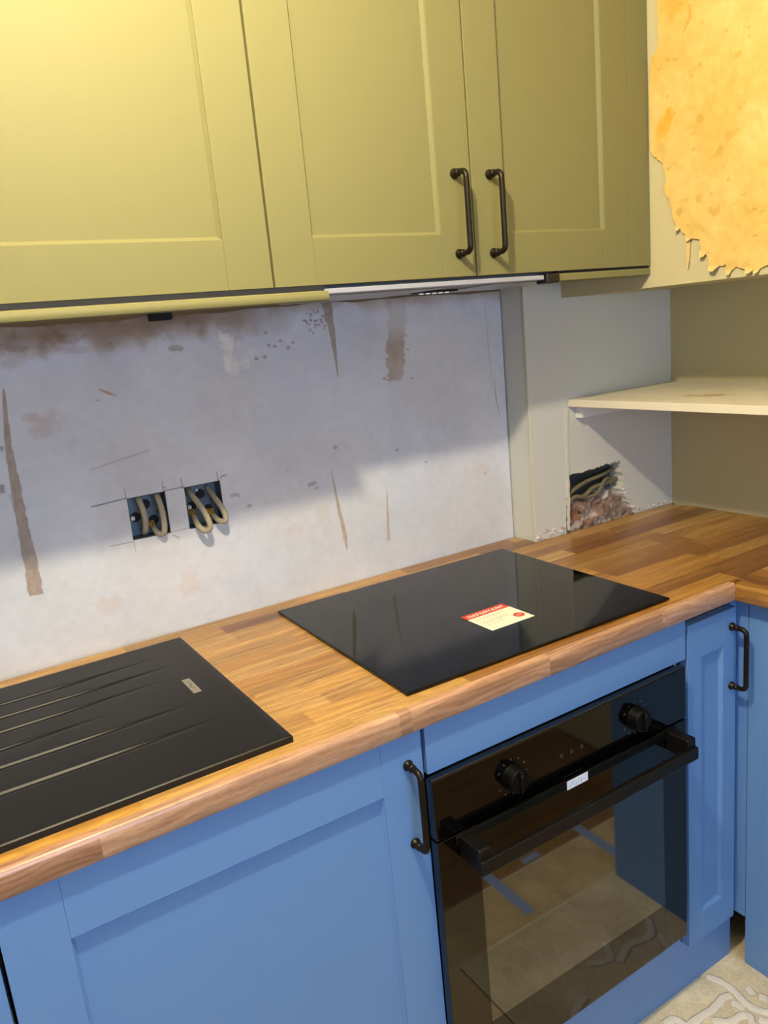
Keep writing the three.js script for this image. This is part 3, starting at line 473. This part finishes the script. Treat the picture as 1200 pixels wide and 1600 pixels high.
// ---------------------------------------------------------------- worktop of wood staves
const grain = [0, 1, 2, 3].map((s) => dataTex(1024, 64, (i, j) => {
  const u = i / 1024 * 0.8, v = j / 64 * 0.045;
  const warp = (fbm(u * 7 + s * 7, v * 24, 200 + s, 3) - 0.5) * 0.05, k = v + warp + s * 0.05;
  const ring = 0.5 + 0.5 * Math.sin(k * (300 + 70 * s) + 9 * fbm(u * 3.2, v * 36, 210 + s, 3));
  const fib = fbm(u * 26, v * 2600, 220 + s, 3), pore = smooth(0.66, 0.8, fbm(u * 60, v * 1900, 230 + s, 2)), broad = fbm(u * 6, v * 70, 240 + s, 3);
  const e = clamp(0.83 + 0.10 * (ring - 0.5) + 0.16 * (fib - 0.5) + 0.34 * (broad - 0.5) - 0.12 * pore, 0.3, 1);
  return [255 * Math.pow(e, 0.85), 250 * Math.pow(e, 1.05), 240 * Math.pow(e, 1.25)];
}));
const tones = ['#d8ae60', '#cea253', '#c4974c', '#ba8c48', '#ac7f42', '#9f733d', '#d2ae6a', '#926739', '#c09a56'];
const staveM = []; tones.forEach((c, i) => { for (let k = 0; k < 2; k++) staveM.push(new THREE.MeshPhysicalMaterial({ map: grain[(i + 2 * k) % 4], color: c, roughness: 0.36, clearcoat: 0.25, clearcoatRoughness: 0.3 })); });
function staveUV(geo, along, a0, c0, du, dv) {
  const g = geo.index ? geo.toNonIndexed() : geo, p = g.attributes.position, uv = new Float32Array(p.count * 2);
  for (let i = 0; i < p.count; i++) {
    const x = p.getX(i), y = p.getY(i), z = p.getZ(i), A = along === 'x' ? x : z, Cc = along === 'x' ? z : -x;
    uv[2 * i] = (A - a0) / 0.8 + du; uv[2 * i + 1] = (Cc - c0 + (WT - y)) / 0.045 + dv;
  }
  g.setAttribute('uv', new THREE.BufferAttribute(uv, 2)); return g;
}
let lastTone = -1;
function pickTone(pale) { let t; do { t = Math.floor(rnd() * tones.length); if (pale && t > 3 && t !== 6 && t !== 8 && rnd() < 0.75) t = [0, 1, 2, 6, 8][Math.floor(rnd() * 5)]; } while (t === lastTone); lastTone = t; return staveM[t * 2 + (rnd() < 0.5 ? 0 : 1)]; }
const litEdgeM = ['#dcb89e', '#d0aa90', '#d8b298', '#c8a088'].map((c, i) => new THREE.MeshPhysicalMaterial({ map: grain[i], color: c, roughness: 0.33, clearcoat: 0.3, clearcoatRoughness: 0.25 }));  // same wood tinted paler and pinker: window light on the front edge, painted in
const frontProfile = (a, f) => { // section across the front row: a = inner edge, f = front
  const s = new THREE.Shape(), R = 0.007, b = WT - WTH; s.moveTo(a, b); s.lineTo(f - 0.006, b); s.quadraticCurveTo(f - 0.001, b, f, b + 0.006); s.lineTo(f, WT - R); s.quadraticCurveTo(f, WT, f - R, WT); s.lineTo(a, WT); s.closePath(); return s;
};
const cut = (l, h0, h1) => { const o = []; for (const [a, b] of l) { if (h1 <= a || h0 >= b) o.push([a, b]); else { if (a < h0) o.push([a, h0]); if (b > h1) o.push([h1, b]); } } return o; };
{
  const w = thing('worktop', 'long wood block worktop under the hob and sink', 'worktop', [0, WT - WTH, 0.3], 'wood block worktops');
  const rows = []; for (let k = 0; k < 13; k++) rows.push([k * 0.045, (k + 1) * 0.045]);
  rows[0][0] = 0.003; rows.push([0.585, ZF]);
  rows.forEach(([z0, z1], k) => {
    const xa = -1.25, xb = k === 13 ? XIN : XR - 0.002; let x = xa - rr(0, 0.35);
    while (x < xb) {
      const L = k === 13 ? rr(0.42, 0.62) : rr(0.24, 0.52), a = Math.max(x, xa), b = Math.min(x + L, xb); x += L; if (b - a < 0.02) { continue; }
      const du = rnd(), dv = rnd(), m = k === 13 ? litEdgeM[Math.floor(rnd() * litEdgeM.length)] : pickTone((a + b) / 2 < 0.35);
      let spans = [[a, b]];
      if (k >= 2 && k <= 11) spans = cut(spans, -1.12, -0.215);                        // sink cut-out
      if (z0 < ZP - 0.002) spans = cut(spans, XP - 0.002, 2);                         // wall stands here
      for (const [p, q] of spans) {
        if (q - p < 0.004) continue;
        const zz1 = z1, zz0 = z0;
        let g;
        if (k === 13) { g = new THREE.ExtrudeGeometry(frontProfile(z0, ZF), { depth: q - p, bevelEnabled: false, curveSegments: 6 }).rotateY(-Math.PI / 2); g.translate(q, 0, 0); g = toCreasedNormals(g, 0.6); }
        else g = box(p, q, WT - WTH, WT, zz0, zz1);
        part('stave', staveUV(g, 'x', a, z0, du, dv), m, w);
      }
    }
  });
  // strip that fits in front of the boxed-out wall
  { let x = XP - 0.002; while (x < XR - 0.002) { const L = rr(0.2, 0.36), b = Math.min(x + L, XR - 0.002); part('stave', staveUV(box(x, b, WT - WTH, WT, ZP + 0.002, 0.0899), 'x', x, 0.045, rnd(), rnd()), pickTone(), w); x += L; } }

  const r = thing('worktop', 'short wood block worktop turning the corner on the right', 'worktop', [0.99, WT - WTH, 0.8], 'wood block worktops');
  // main run continues to the wall between the corner and the back row; the return runs toward the viewer
  const xs = [[XIN, XIN + 0.02]]; for (let k = 0; k < 10; k++) xs.push([XIN + 0.02 + k * 0.045, XIN + 0.02 + (k + 1) * 0.045]); xs[xs.length - 1][1] = XR - 0.002;
  xs.forEach(([x0, x1], k) => {
    const zs = k === 0 ? ZF : 0.5852; let z = zs - rr(0, 0.3);
    while (z < ZRET + 0.01) {
      const L = rr(0.22, 0.46), a = Math.max(z, zs), b = Math.min(z + L, ZRET + 0.01); z += L; if (b - a < 0.012) continue;
      let g;
      if (k === 0) { g = new THREE.ExtrudeGeometry(frontProfile(-x1, -x0), { depth: b - a, bevelEnabled: false, curveSegments: 6 }); g.rotateY(Math.PI); g.translate(0, 0, b); g = toCreasedNormals(g, 0.6); }
      else g = box(x0, x1, WT - WTH, WT, a, b);
      part('stave', staveUV(g, 'z', a, -x1, rnd(), rnd()), pickTone(), r);
    }
  });
}

// ---------------------------------------------------------------- sink
{
  const x0 = -1.16, x1 = -0.1934, z0 = 0.0625, z1 = 0.5625, top = WT + 0.011, NX = 220, NZ = 420;
  const grooves = [[0.137, -0.243], [0.19, -0.216], [0.245, -0.262], [0.307, -0.36], [0.363, -0.249], [0.438, -0.235]];
  const height = (x, z) => {
    const e = Math.min(x - x0, x1 - x, z - z0, z1 - z); let y = top - 0.002 * Math.pow(1 - clamp(e / 0.004), 2);
    for (const [gz, ge] of grooves) { const f = smooth(ge, ge - 0.24, x) * smooth(-0.80, -0.76, x); const d = z - gz; if (f > 0) y -= 0.0032 * f * (d < 0 ? smooth(-0.0035, 0, d) : 1 - smooth(0, 0.013, d)); }
    const bx = Math.abs(x + 0.95) - 0.115, bz = Math.abs(z - 0.31) - 0.155, bd = Math.hypot(Math.max(bx, 0), Math.max(bz, 0)) + Math.min(Math.max(bx, bz), 0) - 0.03;
    y -= 0.18 * smooth(0.0, -0.03, bd); return y;
  };
  const xsA = [], zsA = []; for (let i = 0; i <= NX; i++) xsA.push(mix(x0, x1, i / NX));
  for (let j = 0; j <= NZ; j++) zsA.push(mix(z0, z1, j / NZ));
  xsA[1] = x0 + 0.001; xsA[NX - 1] = x1 - 0.001; zsA[1] = z0 + 0.001; zsA[NZ - 1] = z1 - 0.001;
  const pos = [], idx = []; for (let j = 0; j <= NZ; j++) for (let i = 0; i <= NX; i++) pos.push(xsA[i], height(xsA[i], zsA[j]), zsA[j]);
  const at = (i, j) => j * (NX + 1) + i;
  for (let j = 0; j < NZ; j++) for (let i = 0; i < NX; i++) idx.push(at(i, j), at(i, j + 1), at(i + 1, j), at(i + 1, j), at(i, j + 1), at(i + 1, j + 1));
  // skirt
  const edge = []; for (let i = 0; i <= NX; i++) edge.push(at(i, NZ)); for (let j = NZ - 1; j >= 0; j--) edge.push(at(NX, j)); for (let i = NX - 1; i >= 0; i--) edge.push(at(i, 0)); for (let j = 1; j < NZ; j++) edge.push(at(0, j));
  const low = edge.map((k) => { const q = pos.length / 3; pos.push(pos[3 * k], WT, pos[3 * k + 2]); return q; }), topDup = edge.map((k) => { const q = pos.length / 3; pos.push(pos[3 * k], pos[3 * k + 1], pos[3 * k + 2]); return q; });
  for (let k = 0; k < edge.length; k++) { const n = (k + 1) % edge.length; idx.push(topDup[k], low[k], topDup[n], topDup[n], low[k], low[n]); }
  const g = new THREE.BufferGeometry(); g.setAttribute('position', new THREE.Float32BufferAttribute(pos, 3)); g.setIndex(idx); g.computeVertexNormals();
  const uv = []; for (let k = 0; k < pos.length; k += 3) uv.push(pos[k] * 4, pos[k + 2] * 4); g.setAttribute('uv', new THREE.Float32BufferAttribute(uv, 2));
  const t = thing('sink', 'black composite sink with a grooved drainer set in the worktop', 'sink', [-0.677, WT, 0.3125]);
  part('basin_and_drainer', g, M.sink, t);
  // maker's badge: small brushed plate with a dark swash
  const cv = document.createElement('canvas'); cv.width = 128; cv.height = 32; const cx = cv.getContext('2d');
  cx.fillStyle = '#8f8a80'; cx.fillRect(0, 0, 128, 32); cx.strokeStyle = '#55504a'; cx.lineWidth = 4; cx.beginPath(); cx.moveTo(34, 20); cx.quadraticCurveTo(50, 4, 62, 18); cx.quadraticCurveTo(76, 28, 96, 12); cx.stroke();
  const bt = new THREE.CanvasTexture(cv); bt.colorSpace = THREE.SRGBColorSpace;
  const bg = rbox(-0.258, -0.2445, top - 0.0004, top + 0.0012, 0.268, 0.331, 0.0005);
  { const p = bg.attributes.position, u2 = new Float32Array(p.count * 2); for (let i = 0; i < p.count; i++) { u2[2 * i] = (p.getZ(i) - 0.268) / 0.063; u2[2 * i + 1] = (p.getX(i) + 0.258) / 0.0135; } bg.setAttribute('uv', new THREE.BufferAttribute(u2, 2)); }
  part('badge', bg, new THREE.MeshStandardMaterial({ map: bt, roughness: 0.5, metalness: 0.3 }), t, 'small grey metal badge');
}

// ---------------------------------------------------------------- hob and its notice
{
  const ang = -0.022, cx = 0.3045, cz = 0.3165, hw = 0.297, hd = 0.2485;
  const h = new THREE.Group(); h.name = numbered('hob'); h.position.set(cx, WT, cz); h.rotation.y = ang; h.wp = new THREE.Vector3(0, 0, 0); h.userData = { label: 'black glass induction hob let into the worktop', category: 'hob' }; scene.add(h);
  part('glass', rbox(-hw, hw, 0.0012, 0.0062, -hd, hd, 0.0016, 3), M.hobGlass, h);
  part('dark_gap_fill', box(-hw + 0.006, hw - 0.006, 0, 0.0014, -hd + 0.006, hd - 0.006), M.black, h);
  const cv = document.createElement('canvas'); cv.width = 512; cv.height = 480; const c = cv.getContext('2d');
  c.fillStyle = '#f3ecd4'; c.fillRect(0, 0, 512, 480); c.fillStyle = '#c9402c'; c.fillRect(0, 0, 512, 118);
  c.fillStyle = '#f6efe2'; c.font = 'bold 76px sans-serif'; c.textAlign = 'center'; c.textBaseline = 'middle'; c.fillText('IMPORTANT', 256, 62);
  c.fillStyle = '#b9b7a6'; for (const [y, l] of [[160, 380], [190, 300], [245, 360], [272, 330], [300, 250], [350, 220]]) { let x = 40; while (x < l) { const w = 14 + h2(x, y, 3) * 34; c.fillRect(x, y, w, 11); x += w + 9; } }
  c.fillStyle = '#c9402c'; c.beginPath(); c.arc(430, 350, 56, 0, 7); c.fill(); c.strokeStyle = '#f0d8c4'; c.lineWidth = 7; c.beginPath(); c.moveTo(394, 340); c.lineTo(466, 340); c.moveTo(402, 362); c.lineTo(458, 362); c.stroke();
  const tx = new THREE.CanvasTexture(cv); tx.colorSpace = THREE.SRGBColorSpace; tx.anisotropy = 8;
  const g = new THREE.BoxGeometry(0.102, 0.0004, 0.094), p = g.attributes.position, uv = g.attributes.uv;
  for (let i = 0; i < p.count; i++) uv.setXY(i, p.getX(i) / 0.102 + 0.5, 0.5 - p.getZ(i) / 0.094);
  const s = new THREE.Mesh(g, new THREE.MeshStandardMaterial({ map: tx, roughness: 0.55 })); s.name = numbered('notice_card'); s.position.set(0.3055, WT + 0.0065, 0.4125); s.rotation.y = 0; s.userData = { label: 'red and cream notice reading IMPORTANT lying on the hob', category: 'notice' }; scene.add(s);
}

// ---------------------------------------------------------------- oven
{
  const x0 = 0.002, x1 = 0.5945, yT = 0.7855, yB = 0.1885, zf = 0.607, zb = 0.589, yS = 0.682;
  const o = thing('oven', 'black built-in single oven with two knobs and a bar handle', 'oven', [(x0 + x1) / 2, yB, 0.35]);
  part('body', rbox(0.02, 0.578, 0.192, 0.782, 0.06, zb - 0.001, 0.004), M.gap, o);
  const cp = part('control_panel', rbox(x0, x1, yS, yT, zb, zf, 0.0016), M.ovenGlass, o);
  part('top_trim', rbox(x0, x1, yT, yT + 0.0022, zf - 0.004, zf - 0.001, 0.0008), M.ovenMetal, o, 'thin metal trim');
  const mark = new THREE.MeshStandardMaterial({ color: '#3e3e3b', roughness: 0.6 });
  for (const kx of [0.158, 0.452]) {
    const k = part('knob', merge([new THREE.LatheGeometry([[0, 0.022], [0.0185, 0.022], [0.0205, 0.020], [0.0215, 0.004], [0.0225, 0.003], [0.0225, 0]].map(([a, b]) => new THREE.Vector2(a, b)), 40).rotateX(Math.PI / 2).translate(kx, 0.733, zf), rbox(kx - 0.0035, kx + 0.0035, 0.714, 0.752, zf + 0.016, zf + 0.026, 0.002)]), M.knob, o);
    part('pointer', rbox(kx - 0.0008, kx + 0.0008, 0.741, 0.749, zf + 0.0255, zf + 0.0263, 0.0003), mark, k);
    const ticks = []; for (let q = 0; q < 11; q++) { const a = Math.PI * (0.5 + 0.16 + q * 0.168), r = 0.031, w = 0.0012 + 0.0012 * h2(q, Math.round(kx * 100), 5); ticks.push(new THREE.BoxGeometry(w * 2, w * 1.4, 0.0003).rotateZ(h2(q, 3, 8) * 3).translate(kx + r * Math.sin(a) * -1, 0.733 - r * Math.cos(a), zf + 0.0001)); }
    const tk = part('dial_mark', merge(ticks), mark, cp, 'printed dial symbols'); tk.userData.kind = 'stuff';
  }
  for (let k = 0; k < 3; k++) part('touch_key_mark', merge([new THREE.TorusGeometry(0.0032, 0.0005, 6, 18), new THREE.BoxGeometry(0.0008, 0.003, 0.0004)]).translate(0.268 + k * 0.024, 0.7265, zf + 0.0001), mark, cp);
  // door with framed window
  const wx0 = 0.0815, wx1 = 0.527, wy0 = 0.295, wy1 = 0.605, yD = yS - 0.0035;
  const d = sub('door', [(x0 + x1) / 2, yB, zb], o);
  part('door_frame', merge([rbox(x0, wx0, yB, yD, zb, zf, 0.0014), rbox(wx1, x1, yB, yD, zb, zf, 0.0014), rbox(wx0, wx1, yB, wy0, zb, zf, 0.0003), rbox(wx0, wx1, wy1, yD, zb, zf, 0.0003)]), M.ovenGlass, d);
  part('window_pane', box(wx0, wx1, wy0, wy1, zb + 0.002, zf - 0.0001), M.ovenWindow, d, 'smoked glass window');
  part('top_rail', rbox(0.035, 0.56, 0.6615, 0.679, zf, zf + 0.006, 0.0025), M.knob, d, 'matt black strip along the door top');
  part('badge_mark', merge([0, 1, 2, 3].map((k) => new THREE.BoxGeometry(0.004, 0.0035 + 0.002 * (k % 2), 0.0003).translate(0.291 + k * 0.0068, 0.234, zf + 0.0001))), mark, d);
  // handle
  const hz = zf + 0.046;
  part('handle', merge([rbox(0.042, 0.556, 0.6335, 0.6585, hz, hz + 0.012, 0.003), rbox(0.042, 0.066, 0.636, 0.676, zf, hz + 0.006, 0.004), rbox(0.532, 0.556, 0.636, 0.676, zf, hz + 0.006, 0.004)]), new THREE.MeshPhysicalMaterial({ color: '#0c0b0a', roughness: 0.4, specularIntensity: 0.6 }), d, 'black bar handle on two stand-offs');
  // sticker on the strip
  const cv = document.createElement('canvas'); cv.width = 128; cv.height = 48; const c = cv.getContext('2d'); c.fillStyle = '#e4ecfa'; c.fillRect(0, 0, 128, 48); c.strokeStyle = '#8fa6cc'; c.lineWidth = 3;
  for (let k = 0; k < 6; k++) { c.beginPath(); c.moveTo(14 + k * 18, 40 - (k % 2) * 12); c.lineTo(34 + k * 14, 10 + (k % 3) * 6); c.stroke(); }
  const st = new THREE.CanvasTexture(cv); st.colorSpace = THREE.SRGBColorSpace;
  const g = new THREE.BoxGeometry(0.05, 0.0165, 0.0004), uv = g.attributes.uv, p = g.attributes.position; for (let i = 0; i < p.count; i++) uv.setXY(i, p.getX(i) / 0.05 + 0.5, p.getY(i) / 0.0165 + 0.5);
  g.translate(0.297, 0.6703, zf + 0.0062);
  part('sticker', g, new THREE.MeshStandardMaterial({ map: st, roughness: 0.4 }), d, 'small pale blue sticker on the oven door top');
}

// ---------------------------------------------------------------- shelf in the alcove
{
  const s = thing('alcove_shelf', 'cream painted shelf board in the alcove above the worktop corner', 'shelf', [1.03, 1.231, 0.6]);
  part('board', uvMetres(rbox(0.837, XR - 0.001, 1.231, 1.249, ZP + 0.001, 1.15, 0.0012)), M.shelf, s);
  part('batten', uvMetres(rbox(0.862, XR - 0.002, 1.2, 1.231, ZP + 0.001, ZP + 0.021, 0.001)), M.whitePaint, s, 'white batten under the shelf');
  part('batten', uvMetres(rbox(XR - 0.021, XR - 0.001, 1.2, 1.231, ZP + 0.022, 1.14, 0.001)), M.whitePaint, s, 'white batten under the shelf');
}

// ---------------------------------------------------------------- open socket boxes with cables
function backBox(x0, x1, y0, y1, label, cables) {
  const t = thing('socket_box', label, 'socket box', [(x0 + x1) / 2, y0, -0.02], 'open socket boxes in the plaster'), d = -0.034, w = 0.0012;
  part('box_shell', merge([box(x0, x1, y0, y1, d - w, d), box(x0, x0 + w, y0, y1, d, -0.002), box(x1 - w, x1, y0, y1, d, -0.002), box(x0, x1, y0, y0 + w, d, -0.002), box(x0, x1, y1 - w, y1, d, -0.002)]), M.galv, t, 'galvanised metal box');
  const mx = (x0 + x1) / 2, my = (y0 + y1) / 2;
  for (const [dx, dy] of [[0.004, 0.018], [-0.018, -0.004], [0.016, -0.016]]) part('knockout', new THREE.CylinderGeometry(0.0098, 0.0098, 0.0016, 20).rotateX(Math.PI / 2).translate(mx + dx, my + dy, d + 0.0008), M.gap, t);
  for (const s of [-1, 1]) { part('lug', rbox(mx + s * 0.03 - 0.004, mx + s * 0.03 + 0.004, my - 0.004, my + 0.004, d, -0.004, 0.001), M.steel, t); }
  part('earth_screw', new THREE.CylinderGeometry(0.003, 0.003, 0.006, 12).rotateX(Math.PI / 2).translate(mx - 0.004, my + 0.028, d + 0.004), M.steel, t);
  for (const [pts, yellow] of cables) {
    const g = new THREE.TubeGeometry(new THREE.CatmullRomCurve3(pts.map((p) => new THREE.Vector3(...p)), false, 'centripetal'), 40, 0.0058, 10);
    part('cable', g, M.cable, t, 'grey flat cable');
    if (yellow) { const e = pts[pts.length - 1]; for (const q of [-1, 0, 1]) part('conductor', tube([[e[0] + q * 0.002, e[1], e[2]], [e[0] + q * 0.004, e[1] + 0.006, e[2] - 0.012], [e[0] + q * 0.005, e[1] + 0.012, e[2] - 0.02]], 0.0017, 10, 6), M.cableYellow, t); }
  }
  return t;
}
backBox(-0.236, -0.161, 1.112, 1.194, 'open metal socket box with two cables hanging straight down', [
  [[[-0.212, 1.192, -0.03], [-0.211, 1.185, -0.008], [-0.209, 1.165, 0.004], [-0.2085, 1.14, 0.004], [-0.209, 1.124, -0.008], [-0.208, 1.118, -0.02]], false],
  [[[-0.176, 1.192, -0.03], [-0.176, 1.184, -0.004], [-0.176, 1.16, 0.012], [-0.177, 1.13, 0.016], [-0.18, 1.116, 0.012], [-0.187, 1.116, 0.0], [-0.190, 1.124, -0.012]], true]]);
backBox(-0.124, -0.048, 1.110, 1.195, 'open metal socket box with two cables looping out of it', [
  [[[-0.108, 1.185, -0.03], [-0.108, 1.176, -0.008], [-0.101, 1.156, 0.016], [-0.094, 1.13, 0.03], [-0.093, 1.112, 0.032], [-0.101, 1.106, 0.026], [-0.109, 1.116, 0.012], [-0.108, 1.13, -0.01]], true],
  [[[-0.066, 1.18, -0.03], [-0.064, 1.165, -0.006], [-0.060, 1.15, 0.012], [-0.056, 1.13, 0.024], [-0.058, 1.118, 0.026], [-0.066, 1.118, 0.016], [-0.07, 1.126, -0.004]], true]]);

// ---------------------------------------------------------------- tape on the floor (seen mirrored in the oven door)
{
  const tape = new THREE.MeshStandardMaterial({ color: '#8ea9d6', roughness: 0.5 });
  solo('tape_strip', rbox(0.516, 0.545, 0.0, 0.0006, 1.02, 1.2, 0.0002, 1), tape, 'strip of blue tape on the floor mirrored at the left of the oven window', 'tape', 'tape strips on the floor');
  solo('tape_strip', rbox(0.85, 0.88, 0.0, 0.0006, 1.02, 1.2, 0.0002, 1), tape, 'strip of blue tape on the floor mirrored at the right of the oven window', 'tape', 'tape strips on the floor');
  solo('tape_strip', rbox(0.64, 0.70, 0.0, 0.0006, 1.166, 1.186, 0.0002, 1), tape, 'short scrap of blue tape on the floor mirrored in the middle of the oven window', 'tape', 'tape strips on the floor');
}

// ---------------------------------------------------------------- bare bulb
{
  const t = thing('pendant_lamp', 'bare bulb hanging from the ceiling above the camera', 'lamp', [LAMP.x, LAMP.y, LAMP.z]);
  part('ceiling_rose', new THREE.LatheGeometry([[0, 0], [0.03, 0], [0.042, 0.012], [0.045, 0.024], [0, 0.024]].map(([a, b]) => new THREE.Vector2(a, b)), 24).translate(LAMP.x, CEIL - 0.024, LAMP.z), M.whitePaint, t);
  part('cord', new THREE.CylinderGeometry(0.003, 0.003, 0.10, 8).translate(LAMP.x, CEIL - 0.07, LAMP.z), M.whitePaint, t);
  part('lamp_holder', new THREE.LatheGeometry([[0, 0], [0.018, 0], [0.02, 0.01], [0.02, 0.04], [0.008, 0.052], [0, 0.052]].map(([a, b]) => new THREE.Vector2(a, b)), 20).translate(LAMP.x, LAMP.y + 0.05, LAMP.z), M.whitePaint, t);
  part('bulb', new THREE.LatheGeometry([[0.0001, -0.042], [0.018, -0.039], [0.033, -0.025], [0.038, -0.004], [0.034, 0.015], [0.022, 0.034], [0.015, 0.052]].map(([a, b]) => new THREE.Vector2(a, b)), 28).translate(LAMP.x, LAMP.y, LAMP.z), new THREE.MeshStandardMaterial({ color: '#fff6e0', emissive: LAMP_COLOR, emissiveIntensity: 4, roughness: 0.4 }), t);
  const l = new THREE.PointLight(LAMP_COLOR, LAMP_POWER, 0, 2); l.name = 'bulb_light'; l.position.set(0, 0, 0); l.castShadow = true; l.shadow.radius = 1.4; l.shadow.mapSize.set(2048, 2048); t.add(l);
}

scene.traverse((o) => { if (o.isMesh) { o.castShadow = true; o.receiveShadow = true; } });
renderer.render(scene, camera);
